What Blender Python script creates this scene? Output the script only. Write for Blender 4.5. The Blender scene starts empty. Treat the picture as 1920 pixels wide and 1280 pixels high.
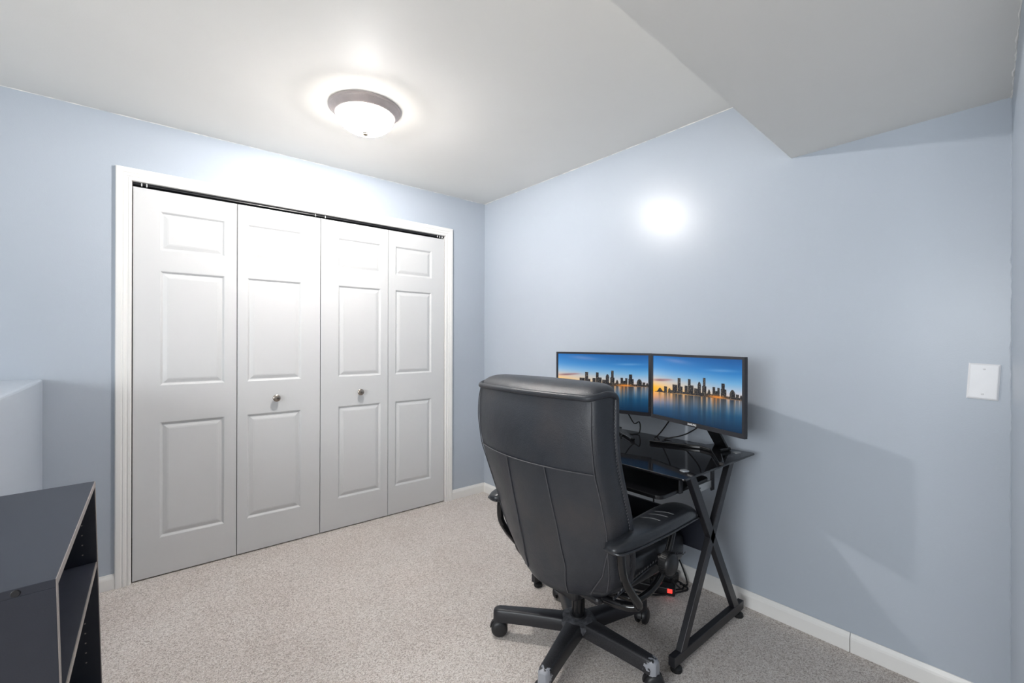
import bpy, bmesh, math, random
import numpy as np
from mathutils import Vector, Matrix
random.seed(7)
S = bpy.context.scene
COL = S.collection

# ------------------------------------------------------------------ camera
F_PX, YAW, PITCH, ROLL, CAM_H = 839.7, 0.8749, 0.0, 0.0028, 1.226
cd = bpy.data.cameras.new('camera'); cam = bpy.data.objects.new('camera', cd); COL.objects.link(cam)
cd.sensor_width = 36.0; cd.lens = F_PX / 1920 * 36.0; cd.clip_start = 0.01
fw = Vector((math.cos(YAW), math.sin(YAW), math.sin(PITCH))).normalized()
rt = Vector((math.sin(YAW), -math.cos(YAW), 0)); up = rt.cross(fw)
r2 = rt * math.cos(ROLL) + up * math.sin(ROLL); u2 = -rt * math.sin(ROLL) + up * math.cos(ROLL)
cam.matrix_world = Matrix(((r2.x, u2.x, -fw.x, 0), (r2.y, u2.y, -fw.y, 0), (r2.z, u2.z, -fw.z, CAM_H), (0, 0, 0, 1)))
S.camera = cam
# ------------------------------------------------------------------ light and exposure
VS = S.view_settings
VS.view_transform = 'Standard'; VS.look = 'None'; VS.exposure = 0.86; VS.gamma = 1.0; VS.use_curve_mapping = False
W = bpy.data.worlds.new('world'); S.world = W; W.use_nodes = True
W.node_tree.nodes['Background'].inputs[0].default_value = (0.80, 0.90, 1.0, 1)
W.node_tree.nodes['Background'].inputs[1].default_value = 1.0
LAMP_STRENGTH = 7.0
def area(name, loc, rot, sx, sy, watts, col):
    d = bpy.data.lights.new(name, 'AREA'); d.shape = 'RECTANGLE'; d.size = sx; d.size_y = sy; d.energy = watts; d.color = col
    o = bpy.data.objects.new(name, d); COL.objects.link(o); o.location = loc; o.rotation_euler = rot
    return o
# daylight from the window on the left, outside the picture (its cool and green reflection shows on the chair back); the light fills the window opening
area('window_left_offscreen', (-2.50, 0.00, 1.40), (math.radians(90), 0, math.radians(-90)), 1.7, 0.9, 41, (0.93, 0.97, 1.0))

# ------------------------------------------------------------------ helpers
def srgb(r, g, b):
    def f(c):
        c /= 255.0
        return c / 12.92 if c <= 0.04045 else ((c + 0.055) / 1.055) ** 2.4
    return (f(r), f(g), f(b), 1.0)

class NT:
    def __init__(s, name):
        s.m = bpy.data.materials.new(name); s.m.use_nodes = True; s.t = s.m.node_tree
        s.b = s.t.nodes['Principled BSDF']
    def n(s, typ, **kw):
        x = s.t.nodes.new(typ)
        for k, v in kw.items():
            if k in x.inputs: x.inputs[k].default_value = v
            else: setattr(x, k, v)
        return x
    def l(s, a, b): s.t.links.new(a, b)
    def set(s, **kw):
        for k, v in kw.items(): s.b.inputs[k.replace('_', ' ')].default_value = v
        return s
    def coord(s): return s.n('ShaderNodeTexCoord').outputs['Object']
    def noise(s, scale, detail=3, rough=0.5, co=None):
        x = s.n('ShaderNodeTexNoise'); x.inputs['Scale'].default_value = scale; x.inputs['Detail'].default_value = detail
        x.inputs['Roughness'].default_value = rough
        s.l(co or s.coord(), x.inputs['Vector']); return x.outputs['Fac']
    def ramp(s, fac, stops):
        x = s.n('ShaderNodeValToRGB'); e = x.color_ramp.elements
        while len(e) < len(stops): e.new(0.5)
        for el, (p, c) in zip(e, stops): el.position = p; el.color = c
        s.l(fac, x.inputs['Fac']); return x.outputs['Color']
    def bump(s, h, strength, dist):
        x = s.n('ShaderNodeBump'); x.inputs['Strength'].default_value = strength; x.inputs['Distance'].default_value = dist
        s.l(h, x.inputs['Height']); s.l(x.outputs['Normal'], s.b.inputs['Normal']); return x

def paint(name, col, rough, var=0.03, bump=0.12, scale=260, spec=None):
    k = NT(name); k.set(Roughness=rough)
    c1 = tuple(min(1, v * (1 + var)) for v in col[:3]) + (1,); c0 = tuple(v * (1 - var) for v in col[:3]) + (1,)
    k.l(k.ramp(k.noise(2.2, 4, 0.6), [(0.3, c0), (0.7, c1)]), k.b.inputs['Base Color'])
    if bump: k.bump(k.noise(scale, 2, 0.5), bump, 0.002)
    if spec is not None: k.b.inputs['Specular IOR Level'].default_value = spec
    return k.m
def plain(name, col, rough, metal=0.0, bump=0.0, scale=400, **kw):
    k = NT(name); k.set(Roughness=rough, Metallic=metal, **kw)
    v = 0.012 if 'white' in name else 0.04
    k.l(k.ramp(k.noise(30, 2), [(0.3, tuple(c * (1 - v) for c in col[:3]) + (1,)), (0.7, tuple(min(1, c * (1 + v)) for c in col[:3]) + (1,))]), k.b.inputs['Base Color'])
    if bump: k.bump(k.noise(scale, 2), bump, 0.001)
    return k.m

M = {}
M['wall'] = paint('wall_paint_blue_grey', srgb(180, 188, 198), 0.30, 0.015, 0.10, 240, 0.36)
M['ceiling'] = paint('ceiling_paint_white', srgb(243, 241, 236), 0.62, 0.012, 0.08, 200)
M['white'] = paint('door_paint_white', srgb(212, 212, 212), 0.40, 0.01, 0.05, 300)
M['trim'] = paint('trim_paint_white', srgb(238, 236, 233), 0.34, 0.01, 0.03, 200)
M['steel'] = plain('galvanised_steel', srgb(196, 196, 194), 0.35, 0.9)
M['nickel'] = plain('brushed_nickel', srgb(170, 160, 150), 0.28, 1.0)
M['pan'] = plain('satin_nickel_pan', srgb(190, 180, 177), 0.42, 0.3)
M['black_metal'] = plain('black_powder_coat', srgb(34, 34, 38), 0.38, 0.0, 0.1, 900)
M['black_plastic'] = plain('black_plastic', srgb(30, 30, 33), 0.42)
M['rubber'] = plain('black_rubber', srgb(22, 22, 24), 0.6)
M['gloss_black'] = plain('gloss_black_plastic', srgb(20, 20, 22), 0.12)
M['bezel'] = plain('grey_black_bezel', srgb(44, 44, 49), 0.33)
M['laminate'] = plain('charcoal_laminate', srgb(40, 43, 53), 0.40, 0.0, 0.12, 500)
M['laminate_in'] = M['laminate']
M['edge'] = plain('taupe_edge_band', srgb(142, 134, 130), 0.45)
M['plate'] = plain('white_nylon_plate', srgb(238, 238, 240), 0.35)
M['tray'] = plain('black_tray_board', srgb(18, 18, 20), 0.30)
M['white_plastic'] = plain('white_plastic', srgb(232, 232, 232), 0.4)

def leather():
    k = NT('black_leather'); co = k.coord()
    n1 = k.noise(3.0, 5, 0.6, co)
    k.l(k.ramp(n1, [(0.30, srgb(36, 38, 45)), (0.52, srgb(45, 48, 54)), (0.72, srgb(57, 55, 57))]), k.b.inputs['Base Color'])
    r = k.n('ShaderNodeMapRange'); r.inputs['To Min'].default_value = 0.30; r.inputs['To Max'].default_value = 0.48
    k.l(k.noise(9, 4, 0.6, co), r.inputs['Value']); k.l(r.outputs['Result'], k.b.inputs['Roughness'])
    v = k.n('ShaderNodeTexVoronoi'); v.inputs['Scale'].default_value = 420; k.l(co, v.inputs['Vector'])
    a = k.n('ShaderNodeMath', operation='MULTIPLY'); a.inputs[1].default_value = 0.25; k.l(v.outputs['Distance'], a.inputs[0])
    b = k.n('ShaderNodeMath', operation='ADD'); k.l(a.outputs[0], b.inputs[0]); k.l(k.noise(14, 4, 0.65, co), b.inputs[1])
    k.bump(b.outputs[0], 0.30, 0.006)
    return k.m
M['leather'] = leather()
def leather_dark():
    k = NT('black_leather_glossy'); co = k.coord()
    k.l(k.ramp(k.noise(6.0, 4, 0.6, co), [(0.3, srgb(36, 38, 43)), (0.7, srgb(48, 50, 54))]), k.b.inputs['Base Color'])
    k.set(Roughness=0.32); k.bump(k.noise(18, 4, 0.6, co), 0.3, 0.006)
    return k.m
M['leather2'] = leather_dark()
M['stitch'] = plain('grey_thread', srgb(96, 96, 100), 0.7)
M['seam'] = plain('leather_seam', srgb(72, 72, 76), 0.55)

def worn():
    k = NT('worn_black_enamel'); co = k.coord()
    ge = k.n('ShaderNodeSeparateXYZ'); k.l(co, ge.inputs[0])
    def mth(op, a, b):
        x = k.n('ShaderNodeMath', operation=op)
        for i, v in enumerate((a, b)):
            if isinstance(v, (int, float)): x.inputs[i].default_value = v
            else: k.l(v, x.inputs[i])
        return x.outputs[0]
    nz = k.noise(38, 4, 0.6, co)
    edge = mth('GREATER_THAN', mth('ADD', ge.outputs[0], mth('MULTIPLY', nz, 0.12)), 0.384)
    black = k.ramp(k.noise(300, 2, 0.7, co), [(0.45, srgb(34, 34, 37)), (0.72, srgb(58, 58, 62))])
    mx = k.n('ShaderNodeMix', data_type='RGBA'); k.l(edge, mx.inputs[0]); k.l(black, mx.inputs[6]); mx.inputs[7].default_value = srgb(150, 152, 158)
    k.l(mx.outputs[2], k.b.inputs['Base Color'])
    k.set(Roughness=0.38)
    return k.m
M['worn'] = worn()
def dusty():
    k = NT('dusty_black_enamel'); co = k.coord()
    k.l(k.ramp(k.noise(55, 6, 0.75, co), [(0.35, srgb(40, 40, 43)), (0.55, srgb(78, 79, 84)), (0.75, srgb(110, 111, 116))]), k.b.inputs['Base Color'])
    k.set(Roughness=0.6); return k.m
M['dusty'] = dusty()

def carpet():
    k = NT('beige_frieze_carpet'); co = k.coord()
    v = k.n('ShaderNodeTexVoronoi'); v.inputs['Scale'].default_value = 280; v.inputs['Randomness'].default_value = 1.0
    d = k.n('ShaderNodeMapping'); k.l(co, d.inputs['Vector']); d.inputs['Scale'].default_value = (1, 1, 0.2)
    dn = k.n('ShaderNodeTexNoise'); dn.inputs['Scale'].default_value = 60; dn.inputs['Detail'].default_value = 3; k.l(d.outputs[0], dn.inputs['Vector'])
    mxv = k.n('ShaderNodeMix', data_type='VECTOR'); mxv.inputs[0].default_value = 0.012
    k.l(d.outputs[0], mxv.inputs[4]); k.l(dn.outputs['Color'], mxv.inputs[5]); k.l(mxv.outputs[1], v.inputs['Vector'])
    sep = k.n('ShaderNodeSeparateColor'); k.l(v.outputs['Color'], sep.inputs[0])
    tuft = k.ramp(sep.outputs[0], [(0.0, srgb(182, 172, 165)), (0.35, srgb(222, 213, 206)), (0.7, srgb(240, 233, 227)), (1.0, srgb(252, 248, 244))])
    fine = k.ramp(k.noise(640, 2, 0.6, co), [(0.32, (0.70, 0.68, 0.66, 1)), (0.60, (1, 1, 1, 1))])
    big = k.ramp(k.noise(3.2, 4, 0.6, co), [(0.3, (0.93, 0.91, 0.90, 1)), (0.7, (1.0, 1.0, 1.0, 1))])
    m1 = k.n('ShaderNodeMix', data_type='RGBA', blend_type='MULTIPLY'); m1.inputs[0].default_value = 1.0; k.l(tuft, m1.inputs[6]); k.l(fine, m1.inputs[7])
    m2 = k.n('ShaderNodeMix', data_type='RGBA', blend_type='MULTIPLY'); m2.inputs[0].default_value = 1.0; k.l(m1.outputs[2], m2.inputs[6]); k.l(big, m2.inputs[7])
    k.l(m2.outputs[2], k.b.inputs['Base Color'])
    k.set(Roughness=0.95); k.b.inputs['Specular IOR Level'].default_value = 0.1
    h = k.n('ShaderNodeMath', operation='ADD'); k.l(v.outputs['Distance'], h.inputs[0]); k.l(k.noise(330, 3, 0.6, co), h.inputs[1])
    k.bump(h.outputs[0], 0.4, 0.006)
    return k.m
M['carpet'] = carpet()

def glass_black():
    k = NT('black_tinted_glass')
    k.l(k.ramp(k.noise(5, 3), [(0.3, (0.010, 0.010, 0.012, 1)), (0.7, (0.016, 0.016, 0.018, 1))]), k.b.inputs['Base Color'])
    k.set(Roughness=0.035, IOR=1.75)
    tr = k.n('ShaderNodeBsdfTransparent'); tr.inputs[0].default_value = (0.42, 0.43, 0.45, 1)
    mx = k.n('ShaderNodeMixShader'); mx.inputs[0].default_value = 0.25
    out = k.t.nodes['Material Output']
    k.l(k.b.outputs[0], mx.inputs[1]); k.l(tr.outputs[0], mx.inputs[2]); k.l(mx.outputs[0], out.inputs['Surface'])
    return k.m
M['glass'] = glass_black()
def emis(name, col, st):
    k = NT(name); k.b.inputs['Emission Color'].default_value = col; k.b.inputs['Emission Strength'].default_value = st
    k.b.inputs['Base Color'].default_value = col
    return k.m
def lamp_glass():
    k = NT('lit_frosted_glass'); c = (1.0, 0.98, 0.955, 1)
    k.b.inputs['Emission Color'].default_value = c; k.b.inputs['Base Color'].default_value = c; k.set(Roughness=0.3)
    k.b.inputs['Emission Strength'].default_value = LAMP_STRENGTH
    tr = k.n('ShaderNodeBsdfTransparent'); mx = k.n('ShaderNodeMixShader'); mx.inputs[0].default_value = 0.5      # thin frosting lets half the light straight through
    k.l(k.b.outputs[0], mx.inputs[1]); k.l(tr.outputs[0], mx.inputs[2]); k.l(mx.outputs[0], k.t.nodes['Material Output'].inputs['Surface'])
    return k.m
M['lamp_glass'] = lamp_glass()
M['red_led'] = emis('red_switch_light', (1.0, 0.04, 0.03, 1), 0.9)
def screen():
    k = NT('lit_screen'); a = k.n('ShaderNodeVertexColor'); a.layer_name = 'picture'
    k.l(a.outputs['Color'], k.b.inputs['Emission Color']); k.b.inputs['Emission Strength'].default_value = 0.54
    k.set(Roughness=0.35); k.b.inputs['Base Color'].default_value = (0.01, 0.01, 0.01, 1); k.b.inputs['Specular IOR Level'].default_value = 0.2
    return k.m
M['screen'] = screen()
def pane():
    k = NT('window_glass'); tr = k.n('ShaderNodeBsdfTransparent'); gl = k.n('ShaderNodeBsdfGlossy'); gl.inputs['Roughness'].default_value = 0.02
    mx = k.n('ShaderNodeMixShader'); mx.inputs[0].default_value = 0.06
    k.l(tr.outputs[0], mx.inputs[1]); k.l(gl.outputs[0], mx.inputs[2]); k.l(mx.outputs[0], k.t.nodes['Material Output'].inputs['Surface'])
    return k.m
M['pane'] = pane()

class MB:
    def __init__(s): s.v = []; s.f = []; s.sm = []
    def add(s, vs, fs, smooth=False):
        o = len(s.v); s.v += [tuple(p) for p in vs]
        for f in fs: s.f.append(tuple(i + o for i in f)); s.sm.append(smooth)
        return s
    def box(s, a, b):
        x0, y0, z0 = a; x1, y1, z1 = b
        return s.add([(x0,y0,z0),(x1,y0,z0),(x1,y1,z0),(x0,y1,z0),(x0,y0,z1),(x1,y0,z1),(x1,y1,z1),(x0,y1,z1)],
                     [(0,3,2,1),(4,5,6,7),(0,1,5,4),(1,2,6,5),(2,3,7,6),(3,0,4,7)])
    def prism(s, poly, z0, z1):                     # polygon in xy, counter-clockwise
        n = len(poly)
        vs = [(x, y, z0) for x, y in poly] + [(x, y, z1) for x, y in poly]
        return s.add(vs, [tuple(reversed(range(n))), tuple(range(n, 2 * n))] + [(i, (i + 1) % n, n + (i + 1) % n, n + i) for i in range(n)])
    def loft(s, loops, smooth=True, caps=True):
        n = len(loops[0]); vs = [p for L in loops for p in L]; fs = []
        for k in range(len(loops) - 1):
            for i in range(n):
                j = (i + 1) % n
                fs.append((k*n+i, k*n+j, (k+1)*n+j, (k+1)*n+i))
        if caps: fs += [tuple(reversed(range(n))), tuple(range((len(loops)-1)*n, len(loops)*n))]
        return s.add(vs, fs, smooth)
    def bar(s, p0, p1, w, h, upv=(0, 0, 1)):        # rectangular bar
        p0, p1 = Vector(p0), Vector(p1); d = (p1 - p0).normalized(); u = Vector(upv)
        sd = d.cross(u).normalized(); u = sd.cross(d)
        L = [[p + sd * a * w / 2 + u * b * h / 2 for a, b in ((-1,-1),(1,-1),(1,1),(-1,1))] for p in (p0, p1)]
        return s.loft(L, False)
    def tube(s, pts, r, seg=10, closed=False, flat=1.0):
        P = [Vector(p) for p in pts]; n = len(P); L = []; ref = None
        for i, p in enumerate(P):
            t = (P[min(i + 1, n - 1)] - P[max(i - 1, 0)]).normalized()
            if ref is None: ref = t.orthogonal().normalized()
            ref = (ref - t * ref.dot(t)).normalized(); b = t.cross(ref)
            rr = r[i] if isinstance(r, (list, tuple)) else r
            L.append([p + (ref * math.cos(a) + b * math.sin(a) * flat) * rr for a in (2 * math.pi * k / seg for k in range(seg))])
        return s.loft(L, True)
    def lathe(s, prof, c, axis='z', seg=32):        # prof: (radius, height)
        L = []
        for r, h in prof:
            r = max(r, 1e-5); q = []
            for k in range(seg):
                a = 2 * math.pi * k / seg; x, y = r * math.cos(a), r * math.sin(a)
                q.append({'z': (c[0]+x, c[1]+y, c[2]+h), 'y': (c[0]+x, c[1]+h, c[2]+y), 'x': (c[0]+h, c[1]+x, c[2]+y)}[axis])
            L.append(q)
        return s.loft(L, True)
    def build(s, name, mat, parent=None, bevel=0.0, subsurf=0, smooth=None, seg=2):
        me = bpy.data.meshes.new(name); me.from_pydata(s.v, [], s.f)
        bm = bmesh.new(); bm.from_mesh(me); bmesh.ops.recalc_face_normals(bm, faces=bm.faces[:]); bm.to_mesh(me); bm.free()
        for p, q in zip(me.polygons, s.sm): p.use_smooth = q if smooth is None else smooth
        me.materials.append(M[mat] if isinstance(mat, str) else mat)
        o = bpy.data.objects.new(name, me); COL.objects.link(o)
        if parent: o.parent = parent
        if bevel:
            b = o.modifiers.new('bevel', 'BEVEL'); b.width = bevel; b.segments = seg; b.limit_method = 'ANGLE'; b.angle_limit = math.radians(40)
        if subsurf:
            b = o.modifiers.new('subsurf', 'SUBSURF'); b.levels = subsurf; b.render_levels = subsurf
        if any(s.sm) and not subsurf:
            try: me.set_sharp_from_angle(angle=math.radians(42))
            except Exception: pass
        return o
def spline(pts, n=8):
    P = [Vector(p) for p in pts]; out = []
    for i in range(len(P) - 1):
        a, b, c, d = P[max(i-1, 0)], P[i], P[i+1], P[min(i+2, len(P)-1)]
        for k in range(n):
            t = k / n
            out.append(0.5 * ((2*b) + (c-a)*t + (2*a-5*b+4*c-d)*t*t + (3*b-a-3*c+d)*t**3))
    out.append(P[-1]); return out
def thing(name, label, cat, loc=(0, 0, 0), rz=0.0, group=None):
    o = bpy.data.objects.new(name, None); COL.objects.link(o); o.empty_display_size = 0.1
    o.location = loc; o.rotation_euler = (0, 0, rz); return tag(o, label, cat, group)
def tag(o, label, cat, group=None):
    o['label'] = label; o['category'] = cat
    if group: o['group'] = group
    return o
def struct(o, label=None):
    o['kind'] = 'structure'
    if label: o['label'] = label
    return o

# ------------------------------------------------------------------ the room
XR, YC, ZC, ZS = 2.178, 2.960, 2.347, 2.025          # right wall, closet wall, ceiling, soffit underside
XL, YB = -2.5, -2.7                                    # left wall and wall behind the camera
DX0, LW = -0.022, 0.4556                               # closet doors: left edge, leaf width
DX1 = DX0 + 4 * LW; DH = 2.012
NW = lambda X: 0.076 + 0.060 * (X - XR)               # near wall beside the camera
NX = 0.95
struct(MB().box((XL - .1, YB - .1, -0.1), (XR + .1, 3.75, 0.0)).build('floor', 'carpet'), 'beige speckled frieze carpet')
struct(MB().box((XL - .1, YB - .1, ZC), (XR + .1, 3.75, ZC + .1)).build('ceiling', 'ceiling'), 'smooth white ceiling')
b = MB()
b.box((XL - .1, YC, 0), (DX0 - .012, YC + .11, ZC)); b.box((DX1 + .012, YC, 0), (XR + .1, YC + .11, ZC)); b.box((DX0 - .012, YC, DH + .022), (DX1 + .012, YC + .11, ZC))
struct(b.build('wall_back', 'wall'), 'blue grey painted wall around the closet')
struct(MB().box((XR, -0.1, 0), (XR + .1, YC, ZC)).build('wall_right', 'wall'), 'blue grey painted wall behind the desk')
struct(MB().prism([(NX, NW(NX) - .1), (XR, NW(XR) - .1), (XR, NW(XR)), (NX, NW(NX))], 0, ZC).build('wall_front', 'wall'), 'blue grey painted wall at the edge by the blank plate')
struct(MB().box((NX, YB, 0), (NX + .1, NW(NX) - .1, ZC)).build('wall_side', 'wall'))
b = MB(); wy0, wy1, wz0, wz1 = -0.90, 0.90, 0.9, 1.9
b.box((XL - .1, YB, 0), (XL, wy0, ZC)); b.box((XL - .1, wy1, 0), (XL, YC, ZC)); b.box((XL - .1, wy0, 0), (XL, wy1, wz0)); b.box((XL - .1, wy0, wz1), (XL, wy1, ZC))
struct(b.build('wall_left', 'wall'))
struct(MB().box((XL, YB - .1, 0), (NX, YB, ZC)).build('wall_rear', 'wall'))
def window(n, axis, c, a0, a1, z0, z1):
    e = bpy.data.objects.new('window_%d' % n, None); COL.objects.link(e); e['kind'] = 'structure'; e['label'] = 'plain white framed window with clear panes'
    def bx(u0, u1, w0, w1, d0, d1): return ((c + d0, u0, w0), (c + d1, u1, w1)) if axis == 'x' else ((u0, c + d0, w0), (u1, c + d1, w1))
    f = MB(); t = .05; m = (a0 + a1) / 2
    for q in ((a0, a0 + t, z0, z1), (a1 - t, a1, z0, z1), (a0 + t, a1 - t, z0, z0 + t), (a0 + t, a1 - t, z1 - t, z1), (m - t/2, m + t/2, z0 + t, z1 - t)): f.box(*bx(*q, -.09, -.03))
    f.build('window_frame', 'trim', e)
    for q0, q1 in ((a0 + t, m - t/2), (m + t/2, a1 - t)): MB().box(*bx(q0, q1, z0 + t, z1 - t, -.062, -.058)).build('pane', 'pane', e)
window(1, 'x', XL, wy0, wy1, wz0, wz1)
# dropped soffit, its near edge runs just behind the camera
SE = lambda X: 0.717 + 0.044 * (X - XR)
struct(MB().prism([(XL, -0.35), (NX, -0.35), (NX, NW(NX)), (XR, NW(XR)), (XR, SE(XR)), (XL, SE(XL))], ZS, ZC).build('ceiling_soffit', 'ceiling'), 'lowered white ceiling soffit over the desk end of the room')
# low wall left of the closet
b = MB().box((-1.5, 2.085, 0), (-0.334, YC, 1.048))
struct(b.build('wall_low', 'wall', bevel=0.012, seg=3), 'waist high painted half wall beside the closet')
# closet interior
b = MB(); b.box((DX0 - .3, 3.65, 0), (DX1 + .3, 3.70, ZC)); b.box((DX0 - .35, YC + .11, 0), (DX0 - .3, 3.70, ZC)); b.box((DX1 + .3, YC + .11, 0), (DX1 + .35, 3.70, ZC))
struct(b.build('wall_closet', 'wall'))

# baseboards
def baseboard(name, a, b_, nrm):
    a, b_ = Vector((a[0], a[1], 0)), Vector((b_[0], b_[1], 0)); n = Vector((nrm[0], nrm[1], 0)); z = Vector((0, 0, 1))
    prof = [(0, 0), (.013, 0), (.013, .052), (.011, .060), (.007, .068), (.005, .074), (0, .074)]
    return struct(MB().loft([[p + n * t + z * h for t, h in prof] for p in (a, b_)], False).build(name, 'trim', bevel=0.0012))
CW = 0.061
baseboard('baseboard_right', (XR, YC), (XR, 0.5025), (-1, 0))
baseboard('baseboard_right', (XR, 0.5005), (XR, NW(XR)), (-1, 0))
baseboard('baseboard_back', (-0.334, YC), (DX0 - CW, YC), (0, -1))
baseboard('baseboard_back', (DX1 + CW, YC), (XR - .013, YC), (0, -1))

# door casing: fluted profile, mitred
def casing(name, p0, p1, inner, m0, m1):
    # p0->p1 along the inner edge; 'inner' points from the outer edge to the opening; m = mitre slope at the ends
    prof = [(0, 0), (0, .009), (.004, .012), (.011, .012), (.0135, .0095), (.018, .0095), (.021, .013), (.030, .0145), (.034, .012), (.038, .0155), (.050, .0165), (.057, .0165), (CW, .013), (CW, 0)]
    p0, p1, iv = Vector(p0), Vector(p1), Vector(inner); d = (p1 - p0).normalized(); n = Vector((0, -1, 0))
    A = [p0 - iv * w + n * t - d * (w * m0) for w, t in prof]; B = [p1 - iv * w + n * t + d * (w * m1) for w, t in prof]
    return struct(MB().loft([A, B], False).build(name, 'trim'))
ZH = DH + 0.018
casing('trim_1', (DX0 - .004, YC, 0), (DX0 - .004, YC, ZH), (1, 0, 0), 0, 1)
casing('trim_2', (DX0 - .004, YC, ZH), (DX1 + .004, YC, ZH), (0, 0, -1), 1, 1)
casing('trim_3', (DX1 + .004, YC, ZH), (DX1 + .004, YC, 0), (-1, 0, 0), 1, 0)
# jambs and track
b = MB(); b.box((DX0 - .012, YC, 0), (DX0 - .002, YC + .11, ZH + .004)); b.box((DX1 + .002, YC, 0), (DX1 + .012, YC + .11, ZH + .004)); b.box((DX0 - .002, YC, ZH), (DX1 + .002, YC + .11, ZH + .006))
struct(b.build('trim_4', 'trim'), 'white jamb lining of the closet opening')
b = MB().box((DX0 + .002, YC + .012, ZH - .011), (DX1 - .002, YC + .05, ZH))
tr = struct(b.build('trim_5', 'black_metal'), 'dark steel folding door track')
for x in (DX0 + .035, DX0 + .055, DX0 + 2 * LW - .03, DX0 + 2 * LW + .03, DX1 - .06, DX1 - .04, DX1 - .02):
    MB().lathe([(.003, 0), (.003, .020)], (x, YC + .008, ZH - .018), 'z', 10).build('roller_pin', 'steel', tr)

# bifold doors
ZP = [(0.200, 0.800), (0.992, 1.588), (1.696, 1.898)]
def leaf(parent, x0, sl, sr, knob_x=None):
    w = LW - .004; x0 = x0 + .002; y0 = YC + .003; z0, z1 = .007, DH - .008
    xs = [0, sl, w - sr, w]; zs = [z0] + [z for p in ZP for z in p] + [z1]
    b = MB()
    for i in range(3):
        for j in range(len(zs) - 1):
            if i == 1 and j % 2 == 1: continue
            b.add([(x0+xs[i], y0, zs[j]), (x0+xs[i+1], y0, zs[j]), (x0+xs[i+1], y0, zs[j+1]), (x0+xs[i], y0, zs[j+1])], [(0, 1, 2, 3)])
    def ring(ax, bx_, az, bz, i, d): return [(ax+i, y0+d, az+i), (bx_-i, y0+d, az+i), (bx_-i, y0+d, bz-i), (ax+i, y0+d, bz-i)]
    ax, bx_ = x0 + sl, x0 + w - sr
    for az, bz in ZP:
        b.loft([ring(ax, bx_, az, bz, i, d) for i, d in ((0, 0), (.0035, .0022), (.010, .0095), (.013, .010), (.020, .010))], False, caps=False)
    t = .034
    b.add([(x0, y0, z0), (x0+w, y0, z0), (x0+w, y0+t, z0), (x0, y0+t, z0), (x0, y0, z1), (x0+w, y0, z1), (x0+w, y0+t, z1), (x0, y0+t, z1)], [(0,3,2,1), (4,5,6,7), (1,2,6,5), (2,3,7,6), (3,0,4,7)])
    me = b.build('door_leaf', 'white', parent)
    bm = bmesh.new(); bm.from_mesh(me.data); bmesh.ops.remove_doubles(bm, verts=bm.verts[:], dist=1e-5); bmesh.ops.recalc_face_normals(bm, faces=bm.faces[:]); bm.to_mesh(me.data); bm.free()
    for az, bz in ZP:
        p = MB().loft([ring(ax, bx_, az, bz, i, d) for i, d in ((.013, .018), (.013, .0100), (.030, .0035), (.033, .0030), (.037, .0022))], False)
        p.build('door_panel', 'white', me)
    if knob_x is not None:
        k = MB().lathe([(.0001, 0), (.011, 0), (.011, -.003), (.0075, -.006), (.007, -.014), (.011, -.019), (.0195, -.022), (.0212, -.026), (.0208, -.031), (.016, -.035), (.0001, -.036)], (knob_x, y0, .886), 'y', 28)
        k.build('knob', 'nickel', me)
    return me
for n, base, lab in ((1, DX0, 'pair of white panelled folding closet doors nearer the half wall'), (2, DX0 + 2 * LW, 'pair of white panelled folding closet doors nearer the room corner')):
    e = bpy.data.objects.new('door_%d' % n, None); COL.objects.link(e); struct(e, lab)
    if n == 1:
        leaf(e, base, .108, .058); leaf(e, base + LW, .049, .112, base + LW + .200)
    else:
        leaf(e, base, .110, .052, base + .252); leaf(e, base + LW, .052, .110)
    hx = base + LW
    for z in (.3, 1.0, 1.75):
        MB().lathe([(.004, 0), (.004, .06)], (hx, YC + .040, z), 'z', 10).build('hinge', 'steel', e)

# uneven paint and caulk lines where the walls meet the ceiling and in the near corner
def bead(name, a, b_, amp, r, mat):
    a, b_ = Vector(a), Vector(b_); n = max(8, int((b_ - a).length / .022)); pts = []
    for k in range(n + 1):
        t = k / n; pts.append(a.lerp(b_, t) + Vector([random.uniform(-amp, amp) for _ in range(3)]))
    return struct(MB().tube(pts, [r * random.uniform(.4, 1.5) for _ in pts], 6).build(name, mat))
bead('trim_6', (XR, YC, ZC), (XR, SE(XR), ZC), .0012, .0022, 'ceiling')
bead('trim_7', (XL, YC, ZC), (XR, YC, ZC), .0010, .0018, 'ceiling')
bead('trim_8', (XR, NW(XR), 0), (XR, NW(XR), ZS), .0014, .0030, 'wall')
bead('trim_9', (XR, NW(XR), ZS), (NX, NW(NX), ZS), .0025, .0032, 'ceiling')
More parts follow.
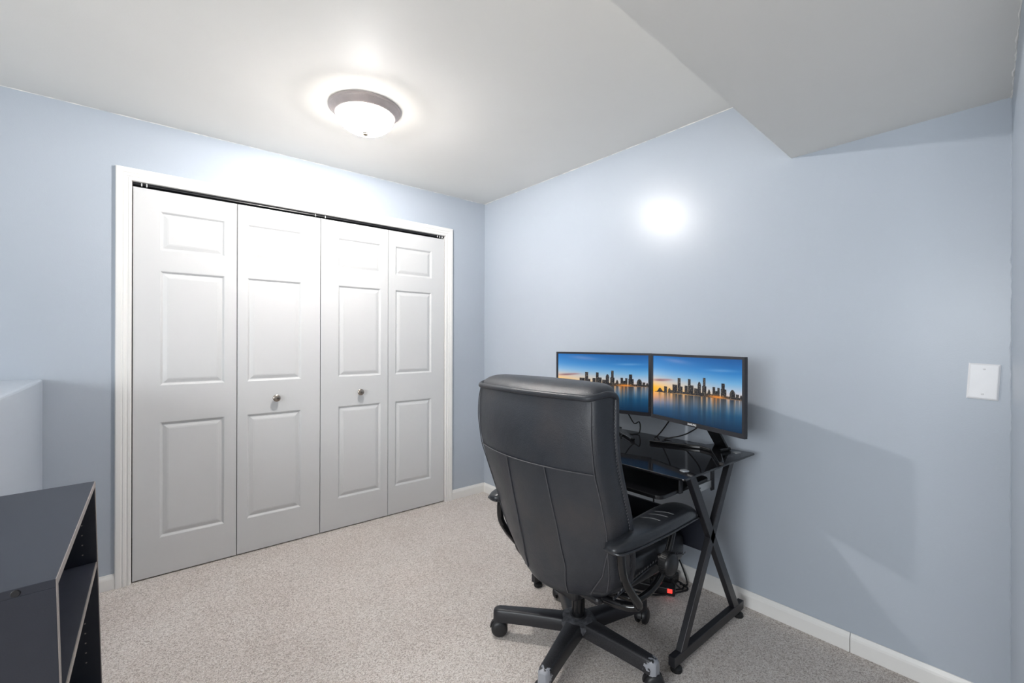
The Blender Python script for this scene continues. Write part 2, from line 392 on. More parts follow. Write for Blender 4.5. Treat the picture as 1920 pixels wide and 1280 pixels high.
# ------------------------------------------------------------------ office chair
CH = thing('office_chair', 'high backed black leather office chair pulled up to the glass desk', 'office chair', (1.371, 1.218, 0), 0.0)
TZ = [.30, .33, .36, .42, .50, .60, .70, .81, .93, 1.00, 1.045, 1.06]
TX = [-.10, -.115, -.12, -.14, -.165, -.19, -.225, -.265, -.282, -.278, -.272, -.268]
TW = [.17, .21, .245, .27, .285, .297, .303, .305, .306, .304, .298, .295]
TB = [.09, .09, .095, .095, .09, .085, .075, .060, .045, .036, .03, .03]
TT = [.07, .09, .105, .115, .115, .115, .112, .11, .11, .11, .11, .11]
I = lambda z, t: float(np.interp(z, TZ, t))
def rear(y, z, off=0.0):
    w = I(z, TW); return (I(z, TX) - I(z, TB) * (1 - (y / w) ** 2) - off, y, z)
def section(z, xe, w, bu, th):
    L = []
    for k in range(15):
        y = -w + 2 * w * k / 14; L.append((xe - bu * (1 - (y / w) ** 2), y, z))
    for dx, dy in ((.010, .010), (.4, .019), (.8, .018), (.97, .010)): L.append((xe + (th * dx if dx > .1 else dx), w + dy, z))
    for k in range(11):
        u = 1 - 2 * k / 10; y = u * (w - .012); L.append((xe + th + .03 * (1 - u * u), y, z))
    for dx, dy in ((.97, .010), (.8, .018), (.4, .019), (.010, .010)): L.append((xe + (th * dx if dx > .1 else dx), -w - dy, z))
    return L
loops = [section(.288, -.07, .12, .06, .04)] + [section(z, I(z, TX), I(z, TW), I(z, TB), I(z, TT)) for z in (.30, .33, .37, .42, .48, .54, .60, .66, .72, .78, .84, .90, .96, 1.01, 1.040, 1.048)]
loops += [section(1.062, -.262, .296, .028, .10), section(1.078, -.245, .285, .022, .085), section(1.087, -.222, .262, .015, .055), section(1.090, -.205, .22, .008, .03)]
back = MB().loft(loops).build('backrest', 'leather', CH, subsurf=1)
# welt along the top, round the corner and down the front edge of each side
top = [rear(y, 1.046, .006) for y in np.linspace(-.288, .288, 17)]
def edge(sgn):
    pts = []
    for z in (1.040, 1.02, .98, .92, .84, .74, .64, .54, .45, .38):
        pts.append((I(z, TX) + I(z, TT) * .93, sgn * (I(z, TW) + .013), z))
    return pts
rc = lambda s: [(-.255, s * .305, 1.052), (-.215, s * .315, 1.058), (-.185, s * .314, 1.052)]
path = list(reversed(edge(-1))) + list(reversed(rc(-1))) + top + rc(1) + edge(1)
MB().tube(spline(path, 3), .0105, 10).build('piping', 'leather', back)
def seam(pts, r=.0022, mat='seam', n=6): MB().tube(spline(pts, n), r, 6).build('seam', mat, back)
zs_h = lambda y: .803
seam([rear(y, zs_h(y), .0005) for y in np.linspace(-.298, .298, 13)])
def vseam(ys, zs): seam([rear(float(np.interp(z, zs, ys)), z, .0016) for z in np.linspace(zs[0], zs[-1], 13)])
vseam([.078, .065, .072, .070], [.350, .46, .60, .803]); vseam([-.105, -.133, -.128, -.123], [.318, .44, .60, .803])
vseam([-.185, -.250, -.296], [.335, .43, .56])
for sg in (-1, 1):
    seam([rear(sg * (I(z, TW) - .004), z, .001) for z in np.linspace(.36, 1.035, 18)], .002)
# stitches on the rolled side edge
b = MB()
for z in np.arange(.44, 1.02, .011):
    x = I(z, TX) + I(z, TT) * .80; y = -(I(z, TW) + .0165)
    b.bar((x, y, z), (x + .004, y, z + .006), .0018, .0018)
b.build('stitching', 'stitch', back)

def superell(c, r, e1=.35, e2=.4, nu=28, nv=14, warp=None):
    f = lambda v, e: math.copysign(abs(v) ** e, v); L = []
    for j in range(1, nv):
        ph = -math.pi/2 + math.pi * j / nv; q = []
        for i in range(nu):
            th = 2 * math.pi * i / nu
            p = Vector((r[0]*f(math.cos(ph), e1)*f(math.cos(th), e2), r[1]*f(math.cos(ph), e1)*f(math.sin(th), e2), r[2]*f(math.sin(ph), e1)))
            if warp: p = warp(p)
            q.append(Vector(c) + p)
        L.append(q)
    return MB().loft(L)
def seat_warp(p):
    q = p.copy(); t = max(0, p.x - .12) / .2; q.z -= .045 * min(t, 1.1) ** 2
    q.z += .012 * (p.y / .26) ** 2 * (1 if p.z > 0 else 0); return q
seat = superell((.145, 0, .378), (.315, .262, .068), .45, .45, 36, 16, seat_warp).build('seat', 'leather2', CH, subsurf=1)
b = MB()
MB().tube(spline([(-.12, -.266, .345), (0, -.269, .372), (.12, -.269, .388), (.25, -.266, .382), (.36, -.252, .35)]), .004, 8).build('piping', 'leather2', seat)
b = MB()
for k in range(26):
    x = -.10 + .44 * k / 25; z = float(np.interp(x, [-.12, 0, .12, .25, .36], [.352, .380, .396, .390, .358])); b.bar((x, -.2695, z), (x + .006, -.2695, z + .006), .0022, .003)
b.build('stitching', 'stitch', seat)
# seat pan and tilt mechanism
MB().box((-.12, -.20, .285), (.36, .20, .315)).build('seat_pan', 'black_plastic', CH, bevel=.012)
MB().box((-.09, -.065, .225), (.16, .065, .29)).build('tilt_mechanism', 'black_plastic', CH, bevel=.015)
MB().tube([(.05, .06, .26), (.05, .22, .262), (.06, .29, .255)], .006, 8).build('lever', 'black_plastic', CH)
# arms
def arm(sg):
    st = [(-.206, .315, .552, .010, .006), (-.198, .314, .553, .028, .017), (-.165, .313, .556, .044, .025), (-.10, .310, .560, .056, .031), (-.01, .306, .562, .063, .033), (.08, .300, .561, .067, .035),
          (.18, .290, .558, .069, .036), (.27, .280, .551, .067, .036), (.33, .274, .540, .058, .034), (.362, .272, .526, .040, .026), (.372, .272, .519, .014, .010)]
    L = []
    for x, y, z, w, h in st:
        q = []
        for k in range(18):
            a = 2 * math.pi * k / 18; cx, sx = math.cos(a), math.sin(a)
            cx = math.copysign(abs(cx) ** .7, cx); sx = math.copysign(abs(sx) ** .85, sx)
            q.append((x, sg * y + w * cx, z + h * sx))
        L.append(q)
    o = MB().loft(L).build('arm_pad', 'leather2', CH, subsurf=1)
    rim = [(x, sg * (y + w * .985), z - h * .30) for x, y, z, w, h in st[1:-1]]
    rim2 = [(x, sg * (y - w * .985), z - h * .30) for x, y, z, w, h in st[1:-1]]
    MB().tube(spline([rim2[0]] + rim + [rim2[-1]], 3), .0038, 8).build('piping', 'leather2', o)
    for x0, ln in ((.02, .05), (.07, .055), (.11, .045)):
        MB().tube(spline([(x0, sg * .275, .594), (x0 + .02, sg * .31, .597), (x0 + .03, sg * .34, .594)], 5), [.001] + [.0026] * 9 + [.001], 8, flat=.5).build('crease', 'leather2', o)
    tb = [(-.150, .318, .535), (-.150, .322, .49), (-.140, .326, .44), (-.105, .330, .385), (-.065, .328, .335), (-.055, .315, .318), (-.07, .285, .310), (-.085, .22, .306), (-.09, .10, .303)]
    MB().tube(spline([(x, sg * y, z) for x, y, z in tb], 6), .0145, 12).build('arm_tube', 'gloss_black', CH)
    tf = [(.245, .280, .53), (.215, .286, .47), (.172, .288, .400), (.140, .288, .350), (.095, .286, .322), (.045, .282, .308), (0, .27, .303), (-.02, .20, .302)]
    MB().tube(spline([(x, sg * y, z) for x, y, z in tf], 6), .0125, 12).build('arm_tube', 'gloss_black', CH)
arm(-1); arm(1)
# tension knob on the right side
KX, KZ = .168, .390
kb = MB().lathe([(.0001, -.062), (.035, -.060), (.041, -.054), (.0425, -.046), (.0425, -.022), (.038, -.018), (.024, -.014), (.020, .03)], (KX, -.262, KZ), 'y', 40).build('tension_knob', 'black_plastic', CH)
b = MB()
for k in range(36):
    a = 2 * math.pi * k / 36; x, z = KX + .0428 * math.cos(a), KZ + .0428 * math.sin(a)
    b.bar((x, -.262 - .047, z), (x, -.262 - .022, z), .003, .003, (math.cos(a), 0, math.sin(a)))
b.build('knurling', 'rubber', kb)
# gas column and five-star base
MB().lathe([(.026, .085), (.026, .20), (.020, .205), (.014, .207), (.014, .30)], (0, 0, 0), 'z', 28).build('gas_column', 'gloss_black', CH)
MB().lathe([(.018, .05), (.022, .05), (.022, .09)], (0, 0, 0), 'z', 20).build('column_foot', 'black_plastic', CH)
hub = MB().lathe([(.030, .070), (.058, .070), (.066, .078), (.074, .098), (.072, .112), (.060, .119), (.038, .1225), (.030, .1225), (.0295, .112)], (0, 0, 0), 'z', 40).build('base_hub', 'dusty', CH)
MB().lathe([(.027, .112), (.033, .112), (.035, .119), (.033, .126), (.027, .126)], (0, 0, 0), 'z', 32).build('collar_ring', 'black_plastic', hub)
def spoke_mesh():
    L = []
    for x, w, zt, zb in ((.030, .036, .116, .072), (.060, .034, .117, .070), (.10, .031, .118, .068), (.20, .026, .118, .068), (.29, .0225, .117, .066), (.325, .0215, .116, .064), (.340, .019, .113, .062), (.349, .012, .106, .060)):
        h = zt - zb; c = min(.008, w * .4)
        L.append([(x, -w*1.08, zb), (x, w*1.08, zb), (x, w*1.06, zb + h*.35), (x, w, zt - c), (x, w - c*.4, zt - c*.35), (x, w - c, zt), (x, -w + c, zt), (x, -w + c*.4, zt - c*.35), (x, -w, zt - c), (x, -w*1.06, zb + h*.35)])
    return L
for k in range(5):
    a = math.radians(-14.5 + 72 * k)
    s_ = MB().loft(spoke_mesh()).build('spoke', 'worn' if k in (3, 4) else 'black_metal', CH); s_.rotation_euler.z = a
    cs = MB().lathe([(.007, .034), (.007, .078)], (0, 0, 0), 'z', 12)
    hood = []
    for yy in (-.0075, .0075):
        hood.append([(.0355 * math.cos(t), yy, .034 + .0355 * math.sin(t)) for t in np.linspace(0, math.pi, 14)])
    cs.loft(hood, True)
    co = cs.build('caster', 'black_plastic', CH)
    sw = a + random.uniform(-1.2, 1.2) + (2.2 if k == 2 else 0)
    co.location = (.330 * math.cos(a), .330 * math.sin(a), 0); co.rotation_euler.z = sw
    for sg in (-1, 1):
        MB().lathe([(.0001, sg*.029), (.014, sg*.029), (.025, sg*.027), (.031, sg*.023), (.034, sg*.018), (.034, sg*.0095), (.031, sg*.0075), (.0001, sg*.0075)], (.004, 0, .034), 'y', 28).build('wheel', 'black_plastic', co)

# ------------------------------------------------------------------ glass desk
X0, X1, Y0, Y1, ZD = 1.498, 2.100, 0.830, 1.800, 0.735
DK = thing('computer_desk', 'black glass topped computer desk on crossed steel legs', 'desk', ((X0+X1)/2, (Y0+Y1)/2, 0))
DO = Vector(DK.location)
def dk(b, name, mat, parent=None, **kw):
    o = b.build(name, mat, parent or DK, **kw)
    if parent is None:
        o.location = -DO
    return o
def rrect(x0, x1, y0, y1, r, n=6):
    P = []
    for cx, cy, a0 in ((x1-r, y0+r, -90), (x1-r, y1-r, 0), (x0+r, y1-r, 90), (x0+r, y0+r, 180)):
        for k in range(n + 1):
            a = math.radians(a0 + 90 * k / n); P.append((cx + r*math.cos(a), cy + r*math.sin(a)))
    return P
gl = dk(MB().prism(rrect(X0, X1, Y0, Y1, .012), ZD - .008, ZD), 'glass_top', 'glass', bevel=.0025, seg=3)
for yy in (.888, 1.640):
    sgn = 1 if yy < 1.2 else -1
    # crossed legs, rail under the glass, foot rail, levelling feet
    for xa, xb in ((1.575, 1.985), (2.030, 1.632)):
        dk(MB().bar((xa, yy, .055), (xb, yy, .722), .024, .038, (1, 0, .01)), 'leg', 'black_metal', bevel=.002)
    dk(MB().box((1.512, yy - .013, .028), (2.093, yy + .013, .066)), 'foot_rail', 'black_metal', bevel=.002)
    for xx in (1.545, 2.065):
        dk(MB().lathe([(.020, 0), (.022, .004), (.021, .014), (.014, .020), (.006, .021), (.006, .030)], (xx, yy, 0), 'z', 24), 'levelling_foot', 'rubber')
    for xx in (1.60, 2.045):
        d = dk(MB().lathe([(.0001, 0), (.0175, 0), (.0175, .0012), (.0165, .0018), (.0001, .0018)], (xx, yy, ZD), 'z', 28), 'glass_fixing_disc', 'steel')
        dk(MB().lathe([(.016, 0), (.016, .014)], (xx, yy, ZD - .0215), 'z', 16), 'glass_pad', 'rubber')
    # keyboard tray hangers and runners
    yr = yy + sgn * .022
    dk(MB().box((1.855, yr - .003, .600), (1.880, yr + .003, .728)), 'hanger_bracket', 'black_metal', bevel=.001)
    dk(MB().box((1.600, yr - .003, .640), (1.625, yr + .003, .728)), 'hanger_bracket', 'black_metal', bevel=.001)
    rn = dk(MB().box((1.690, yr + .003 * sgn - .004, .614), (1.875, yr + .003 * sgn + .004, .644)), 'drawer_runner', 'steel', bevel=.001)
    for xx in (1.742, 1.752, 1.762, 1.868):
        o = MB().lathe([(.0001, -sgn*.0046), (.003, -sgn*.0046), (.003, 0)], (xx, yr + .003 * sgn, .630), 'y', 10).build('screw', 'black_metal', rn)
dk(MB().box((1.985, .888, .690), (2.008, 1.640, .722)), 'rear_crossbar', 'black_metal', bevel=.002)
dk(MB().prism(rrect(1.478, 1.86, .915, 1.612, .03), .640, .655), 'keyboard_tray', 'tray', bevel=.003)
dk(MB().box((1.790, .902, .362), (1.805, 1.626, .498)), 'modesty_panel', 'laminate', bevel=.001)

# ------------------------------------------------------------------ monitors
def picture():
    NX_, NY_ = 330, 186
    u = np.linspace(0, 1, NX_)[None, :].repeat(NY_, 0); v = np.linspace(0, 1, NY_)[:, None].repeat(NX_, 1)   # v = 0 at the top
    rng = np.random.default_rng(3)
    vw = .615 + (.557 - .615) * u                                      # waterline
    A = lambda *c: np.array(c, float)[None, None, :] / 255.0
    t = np.clip(v / vw, 0, 1)[..., None]; uu = u[..., None]
    def grad(t, stops):
        out = np.zeros(t.shape[:2] + (3,)); T = t[..., 0]
        for c in range(3): out[..., c] = np.interp(T, [s[0] for s in stops], [s[1][c] / 255.0 for s in stops])
        return out
    skyL = grad(t, [(0, (36, 116, 192)), (.3, (84, 152, 214)), (.5, (150, 190, 226)), (.68, (235, 205, 180)), (.82, (255, 200, 130)), (.93, (255, 178, 60)), (1, (250, 160, 50))])
    skyR = grad(t, [(0, (14, 84, 152)), (.35, (42, 122, 190)), (.6, (110, 170, 215)), (.82, (185, 195, 210)), (1, (222, 190, 170))])
    k = np.clip(uu * 1.15, 0, 1) ** .75
    img = skyL * (1 - k) + skyR * k
    def blob(cu, cv, su, sv, col, a, tilt=0):
        nonlocal img
        d = np.exp(-(((u - cu) / su) ** 2 + ((v - cv - tilt * (u - cu)) / sv) ** 2))[..., None] * a
        img = img * (1 - d) + A(*col) * d
    blob(.10, .405, .10, .018, (120, 70, 80), .75, -.12); blob(.20, .385, .06, .012, (170, 110, 110), .6, -.1)
    blob(.30, .07, .16, .035, (140, 150, 200), .5, .12); blob(.80, .17, .14, .02, (120, 165, 215), .55, -.05); blob(.0, .56, .14, .07, (255, 190, 40), .7)
    # water
    w = np.clip((v - vw) / (1 - vw), 0, 1)[..., None]
    watL = grad(w, [(0, (255, 180, 90)), (.18, (235, 165, 115)), (.42, (150, 138, 155)), (.72, (48, 85, 122)), (1, (14, 60, 98))])
    watR = grad(w, [(0, (150, 148, 155)), (.25, (84, 116, 145)), (.52, (22, 76, 114)), (1, (3, 40, 70))])
    k2 = np.clip(uu * 1.3, 0, 1) ** .7
    wat = watL * (1 - k2) + watR * k2
    # skyline traced as (x0, x1, top) of the buildings
    bl = [(960,985,448,0),(985,1025,418,1),(1040,1068,405,0),(1075,1102,420,1),(1115,1158,388,0),(1160,1187,328,0),(1185,1206,405,0),(1222,1250,397,0),(1254,1277,337,0),(1258,1302,392,0),(1308,1342,420,0),(1340,1370,360,1),(1388,1411,325,0),(1380,1418,400,0),(1430,1456,428,1),(1474,1500,407,0),(1518,1542,414,0),(1555,1588,372,0),(1550,1600,425,0),(1632,1682,428,1),(1690,1716,470,0),(1722,1750,478,1),(1490,1530,440,0),(1100,1320,440,0),(1330,1480,455,0),(1600,1750,490,0)]
    def uv(x, y):
        tt = (x - 945) / 805.0; r = 1.31; uq = r * tt / (1 - tt + r * tt)
        yt = 135 + 20 * tt; yb = 652 + 180 * tt
        return uq, (y - yt) / (yb - yt)
    mask = np.zeros(u.shape, bool); hgt = np.zeros(u.shape)
    for x0, x1, y, rnd in bl:
        a, va = uv(x0, y); c, _ = uv(x1, y); m = (u >= a) & (u <= c)
        topv = va + (np.abs(u - (a + c) / 2) / ((c - a) / 2)) ** 2.2 * .05 * rnd
        hit = m & (v >= topv) & (v <= vw); mask |= hit
        hgt = np.where(m, np.maximum(hgt, vw - topv), hgt)
    low = .022 + .016 * np.sin(u * 90) * np.sin(u * 37 + 1); mask |= (v > vw - low) & (v <= vw) & (u > .05); hgt = np.maximum(hgt, .03)
    tower = A(22, 25, 34) * np.ones(img.shape); lit = rng.random((NY_, NX_)) > .86
    tower = np.where(lit[..., None], A(122, 112, 98), tower); tower *= (.75 + .5 * rng.random((1, NX_, 1)))
    img = np.where(mask[..., None], tower, img)
    def glow(cu, su, dv, sv, col, a):
        nonlocal img
        d = (np.exp(-((u - cu) / su) ** 2 - ((v - vw + dv) / sv) ** 2) * (v <= vw) * a)[..., None]; img = np.clip(img * (1 - d) + A(*col) * d, 0, 1)
    glow(.76, .085, .018, .022, (255, 150, 50), .9); glow(.40, .2, .004, .008, (255, 190, 110), .75); glow(.9, .14, .003, .006, (230, 170, 120), .6)
    # reflections: dark under towers, warm streaks between
    dark = (np.exp(-np.clip(v - vw, 0, 1) / (hgt * .95 + 1e-3) * .9) * (hgt > .055) * np.clip(hgt * 7.5, 0, 1))[..., None]
    wat = wat * (1 - .88 * dark) + A(22, 38, 54) * .88 * dark
    st = np.interp(np.linspace(0, 1, NX_), np.linspace(0, 1, 70), rng.random(70))[None, :, None] ** 2
    warm = np.exp(-w * 3.6) * st * (1 - .4 * dark); wat = np.clip(wat * (1 - .8 * warm) + A(255, 170, 80) * .8 * warm, 0, 1)
    d = np.exp(-((u - .76) / .06) ** 2)[..., None] * np.exp(-w * 4.5) * .6 * (.4 + st); wat = np.clip(wat * (1 - d) + A(240, 130, 40) * d, 0, 1)
    img = np.where((v > vw)[..., None], wat, img); img = np.clip(img, 0, 1)
    lin = np.where(img <= .04045, img / 12.92, ((img + .055) / 1.055) ** 2.4)
    return NX_, NY_, lin
PNX, PNY, PIC = picture()
def screen_mesh(w, h):
    me = bpy.data.meshes.new('screen')
    xs = np.linspace(-w/2, w/2, PNX); zs = np.linspace(h/2, -h/2, PNY)
    V = np.zeros((PNY, PNX, 3)); V[..., 0] = xs[None, :]; V[..., 2] = zs[:, None]
    idx = np.arange(PNX * PNY).reshape(PNY, PNX)
    Q = np.stack([idx[1:, :-1], idx[1:, 1:], idx[:-1, 1:], idx[:-1, :-1]], -1).reshape(-1, 4)
    me.from_pydata(V.reshape(-1, 3).tolist(), [], Q.tolist())
    at = me.color_attributes.new('picture', 'FLOAT_COLOR', 'POINT')
    c = np.ones((PNX * PNY, 4), np.float32); c[:, :3] = PIC.reshape(-1, 3); at.data.foreach_set('color', c.ravel())
    me.materials.append(M['screen']); return me
MW, MH, MZ = 0.560, 0.325, 0.842
SCR = screen_mesh(MW - .024, MH - .030)
def monitor(label, loc, rz, brand, bx=0.0, brot=0.0, hw=.225, nx=0.03, ap=(.045, .150)):
    t = thing('computer_monitor', label, 'monitor', (loc[0], loc[1], ZD), rz, 'city skyline monitors on the glass desk')
    z0, z1 = MZ - ZD, MZ - ZD + MH; w = MW / 2
    bz = MB()
    bz.box((-w, -.012, z0), (w, .004, z0 + .019)); bz.box((-w, -.012, z1 - .011), (w, .004, z1)); bz.box((-w, -.012, z0 + .019), (-w + .012, .004, z1 - .011)); bz.box((w - .012, -.012, z0 + .019), (w, .004, z1 - .011))
    bz.build('bezel', 'bezel', t)
    sc = bpy.data.objects.new('screen', SCR); COL.objects.link(sc); sc.parent = t; sc.location = (0, -.0088, (z0 + .019 + z1 - .011) / 2); sc['label'] = 'lit screen showing a sunset city skyline'
    ho = MB()
    L = []
    for y, i, zi in ((-.0085, .010, .010), (.006, .003, .003), (.014, .008, .008), (.026, .05, .04), (.038, .12, .07)):
        L.append([(-w + i, y, z0 + zi), (w - i, y, z0 + zi), (w - i, y, z1 - zi), (-w + i, y, z1 - zi)])
    ho.loft(L, False).build('housing', 'black_plastic', t)
    # neck and V shaped foot (the foot may stand turned against the swivelled screen)
    R = Matrix.Rotation(brot, 3, 'Z'); off = Vector((bx, 0, 0))
    T = lambda x, y, z: tuple(R @ Vector((x, y, z)) + off)
    nk = MB(); tp = Vector((0, .040, z0 + .06))
    A0 = [(nx - .035, ap[1] - .022, .014), (nx + .035, ap[1] - .022, .014), (nx + .035, ap[1] - .008, .014), (nx - .035, ap[1] - .008, .014)]
    A1 = [(nx - .036, .030, z0 + .05), (nx + .036, .030, z0 + .05), (nx + .036, .046, z0 + .05), (nx - .036, .046, z0 + .05)]
    A2 = [(nx - .036, .030, z0 + .14), (nx + .036, .030, z0 + .14), (nx + .036, .042, z0 + .14), (nx - .036, .042, z0 + .14)]
    nk.loft([A0, A1, A2], False).build('neck', 'gloss_black', t, bevel=.003)
    ft = MB()
    outer = [(-hw, -.085), (-hw + .016, -.100), (-.03, .040), (.03, .040), (hw - .016, -.100), (hw, -.085), (ap[0] + .005, .080), (ap[0], ap[1]), (-ap[0], ap[1]), (-ap[0] - .005, .080)]
    P = [T(x, y, 0) for x, y in outer]
    ft.prism([(p[0], p[1]) for p in P], .0005, .016).build('stand_base', 'gloss_black', t, bevel=.004)
    if brand:
        cu = bpy.data.curves.new('brand_lettering', 'FONT'); cu.body = 'SAMSUNG'; cu.size = .0115; cu.align_x = 'CENTER'; cu.align_y = 'CENTER'; cu.extrude = .0002; cu.offset = .0004
        tmp = bpy.data.objects.new('brand_lettering', cu); COL.objects.link(tmp)
        dg = bpy.context.evaluated_depsgraph_get(); me = bpy.data.meshes.new_from_object(tmp.evaluated_get(dg)); bpy.data.objects.remove(tmp)
        me.materials.clear(); me.materials.append(M['white_plastic'])
        o = bpy.data.objects.new('brand_lettering', me); COL.objects.link(o); o.parent = t; o.location = (0, -.0122, z0 + .0095); o.rotation_euler = (math.radians(90), 0, 0)
    return t
monitor('black monitor with a skyline picture, on the desk end by the blank wall plate', (1.937, 1.030), math.radians(-108.2), True, bx=.025)
monitor('black monitor with a skyline picture, on the desk end by the room corner', (1.968, 1.585), math.radians(-75.9), True, bx=.030, brot=math.radians(-14), hw=.245, nx=-.01, ap=(.028, .105))

# ------------------------------------------------------------------ cables and the power strip
def cable(name, label, pts, r=.0032, mat='rubber', cat='cable', n=8):
    return tag(MB().tube(spline(pts, n), r, 8).build(name, mat), label, cat)
cable('monitor_cable', 'thin black cable drooping from the monitor by the wall plate, taut loop', [(1.985, 1.165, .885), (2.02, 1.20, .84), (2.055, 1.262, .775), (2.07, 1.30, .7385), (2.03, 1.292, .7383), (1.985, 1.255, .7383), (1.93, 1.20, .7383)])
cable('monitor_cable', 'thin black cable sagging below the monitor by the wall plate, slack loop', [(1.99, 1.02, .885), (2.03, 1.05, .835), (2.06, 1.12, .785), (2.065, 1.17, .760), (2.06, 1.215, .745), (2.04, 1.235, .7385), (1.99, 1.215, .7383), (1.95, 1.19, .7383)])
cable('monitor_cable', 'black cables bent sharply behind the chair on the glass desk', [(2.04, 1.50, .89), (2.06, 1.47, .83), (2.04, 1.42, .790), (2.05, 1.395, .800), (2.05, 1.39, .760), (2.04, 1.40, .7383), (1.96, 1.43, .7383), (1.90, 1.40, .7383)])
cable('hanging_cable', 'black cable hanging below the keyboard tray', [(1.955, 1.30, .722), (1.95, 1.28, .66), (1.925, 1.24, .58), (1.90, 1.215, .52), (1.893, 1.21, .42), (1.91, 1.26, .2), (1.95, 1.40, .04), (1.97, 1.45, .008)])
PS = thing('power_strip', 'black power strip with a glowing red switch on the carpet', 'power strip', (1.962, 1.238, 0), math.radians(-62))
st = MB().prism(rrect(-.17, .09, -.028, .028, .008), .002, .038).build('housing', 'black_plastic', PS, bevel=.003)
MB().box((.055, -.0295, .016), (.078, -.020, .036)).build('switch', 'red_led', PS, bevel=.002)
for x in (-.13, -.085, -.04, .005):
    pl = MB().box((x - .015, -.016, .036), (x + .015, .016, .062)).build('plug', 'rubber', PS, bevel=.004)
AD = tag(MB().prism(rrect(2.035, 2.125, 1.205, 1.325, .01), .002, .050).build('power_adapter', 'black_plastic', bevel=.004), 'black power adapter block on the carpet against the baseboard', 'adapter')
cable('floor_cable', 'black cord looping out across the carpet in front of the power strip', [(1.80, 1.36, .008), (1.86, 1.30, .007), (1.89, 1.24, .007), (1.945, 1.19, .007), (2.02, 1.155, .007), (2.075, 1.135, .008), (2.085, 1.15, .02), (2.06, 1.165, .03)], .0042)
cable('floor_cable', 'black cord arching up from the power adapter along the baseboard', [(2.115, 1.16, .008), (2.13, 1.165, .012), (2.145, 1.19, .05), (2.145, 1.225, .11), (2.125, 1.27, .14), (2.09, 1.32, .12), (2.05, 1.38, .03), (2.03, 1.42, .008)], .004)
cable('floor_cable', 'black cord coiled on the carpet behind the chair casters', [(1.78, 1.42, .008), (1.82, 1.38, .010), (1.84, 1.33, .016), (1.80, 1.31, .020), (1.79, 1.35, .022), (1.86, 1.36, .022), (1.91, 1.30, .020), (1.94, 1.26, .018), (1.97, 1.28, .03)], .004)
cable('floor_cable', 'black cord tangled between the power strip and the adapter', [(2.03, 1.17, .010), (2.06, 1.15, .014), (2.085, 1.165, .02), (2.075, 1.195, .03), (2.04, 1.19, .045), (2.02, 1.16, .040), (2.05, 1.14, .012), (2.09, 1.14, .006), (2.11, 1.18, .006)], .004)

# ------------------------------------------------------------------ bookcase
BW, BD, BH, BT = 0.779, 0.292, 0.762, 0.016
BK = thing('bookcase', 'low charcoal bookcase with open shelves and taupe edge banding', 'bookcase', (-0.093, 1.627, 0), math.radians(-1.4))
BK.rotation_euler = (0, math.radians(-1.55), math.radians(-1.0))
hy = BW / 2
def bk(b, name, mat, parent=None, **kw): return b.build(name, mat, parent or BK, **kw)
e = .0016
tp = bk(MB().box((-BD, -hy, BH - BT), (-e, hy, BH)), 'top_panel', 'laminate', bevel=.0008); bk(MB().box((-e, -hy, BH - BT), (0, hy, BH)), 'edge_band', 'edge', tp)
for sg in (-1, 1):
    y0, y1 = sorted((sg * hy, sg * (hy - BT)))
    sd = bk(MB().box((-BD, y0, .002), (-e, y1, BH - BT)), 'side_panel', 'laminate', bevel=.0008); bk(MB().box((-e, y0, .002), (0, y1, BH - BT)), 'edge_band', 'edge', sd)
    for z in [.18 + .032 * k for k in range(17)]:
        if abs(z - .50) < .03: continue
        for x in (-.035, -.245):
            yi = sg * (hy - BT); MB().lathe([(.0001, -sg * .0006), (.0022, -sg * .0006), (.0022, 0)], (x, yi, z), 'y', 8).build('shelf_pin_hole', 'edge', sd)
    if sg < 0:
        MB().lathe([(.0001, -.0014), (.006, -.0014), (.0072, 0)], (-.055, -hy, BH - .009), 'y', 18).build('screw_cap', 'black_plastic', sd)
for z in (.500, .083):
    sh = bk(MB().box((-BD + .006, -hy + BT, z - BT), (-.004, hy - BT, z)), 'shelf', 'laminate', bevel=.0008); bk(MB().box((-.004, -hy + BT, z - BT), (-.002, hy - BT, z)), 'edge_band', 'edge', sh)
bk(MB().box((-.030, -hy + BT, .004), (-.014, hy - BT, .083 - BT)), 'toe_board', 'laminate')
bk(MB().box((-BD - .004, -hy + .002, .01), (-BD, hy - .002, BH - .002)), 'back_panel', 'laminate')

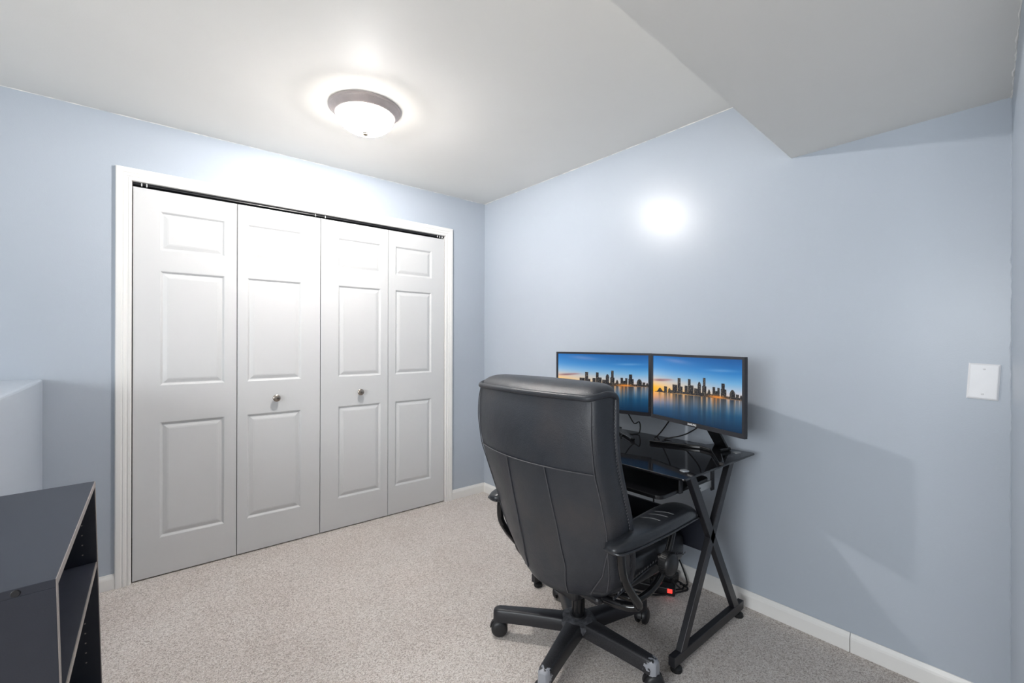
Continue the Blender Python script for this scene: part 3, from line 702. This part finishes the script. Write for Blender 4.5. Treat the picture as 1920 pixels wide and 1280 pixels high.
# ------------------------------------------------------------------ ceiling lamp
def ceiling_light(label, x, y, watts):
    CL = thing('ceiling_light', label, 'ceiling light', (x, y, ZC))
    MB().lathe([(.10, 0), (.166, 0), (.167, -.006), (.163, -.010), (.160, -.011), (.158, -.015), (.152, -.019), (.142, -.034), (.139, -.037), (.135, -.038), (.130, -.036), (.118, -.006), (.10, -.004)], (0, 0, 0), 'z', 64).build('pan', 'pan', CL)
    prof = [(.132, -.034)] + [(.132 * math.cos(a), -.036 - .082 * math.sin(a)) for a in np.linspace(.05, math.pi / 2, 14)]
    MB().lathe(prof, (0, 0, 0), 'z', 64).build('dome_shade', 'lamp_glass', CL)
    MB().lathe([(.0001, -.129), (.008, -.128), (.0125, -.1245), (.013, -.121), (.0165, -.119), (.017, -.1165), (.0001, -.1165)], (0, 0, 0), 'z', 24).build('finial', 'nickel', CL)
    bd = bpy.data.lights.new('bulb', 'POINT'); bd.energy = watts; bd.shadow_soft_size = 0.03; bd.color = (1.0, 0.98, 0.955)
    bo = bpy.data.objects.new('bulb', bd); COL.objects.link(bo); bo.parent = CL; bo.location = (0, 0, -.037)
ceiling_light('round flush ceiling light with lit frosted dome and nickel rim, before the closet doors', 0.842, 2.118, 78)
# ------------------------------------------------------------------ blank wall plate
WP = thing('blank_wall_plate', 'white blank cover plate with two screws on the blue wall', 'wall plate', (XR, 0.139, 1.096), 0)
WP.rotation_euler = (math.radians(3.0), 0, 0)
L = [[(-d, s1 * (w - i), s2 * (h - i)) for s1, s2 in ((-1, -1), (1, -1), (1, 1), (-1, 1))] for d, i, w, h in ((-.0005, 0, .0375, .0600), (.003, 0, .0375, .0600), (.0058, .004, .0375, .0600), (.0062, .0065, .0375, .0600))]
MB().loft(L, False).build('plate', 'plate', WP)
for z in (-.042, .042):
    sc = MB().lathe([(.0001, -.0072), (.003, -.0072), (.0038, -.006)], (0, 0, z), 'x', 16).build('screw', 'plate', WP)
    MB().box((-.0075, -.0034, z - .0006), (-.0070, .0034, z + .0006)).build('slot', 'edge', sc)
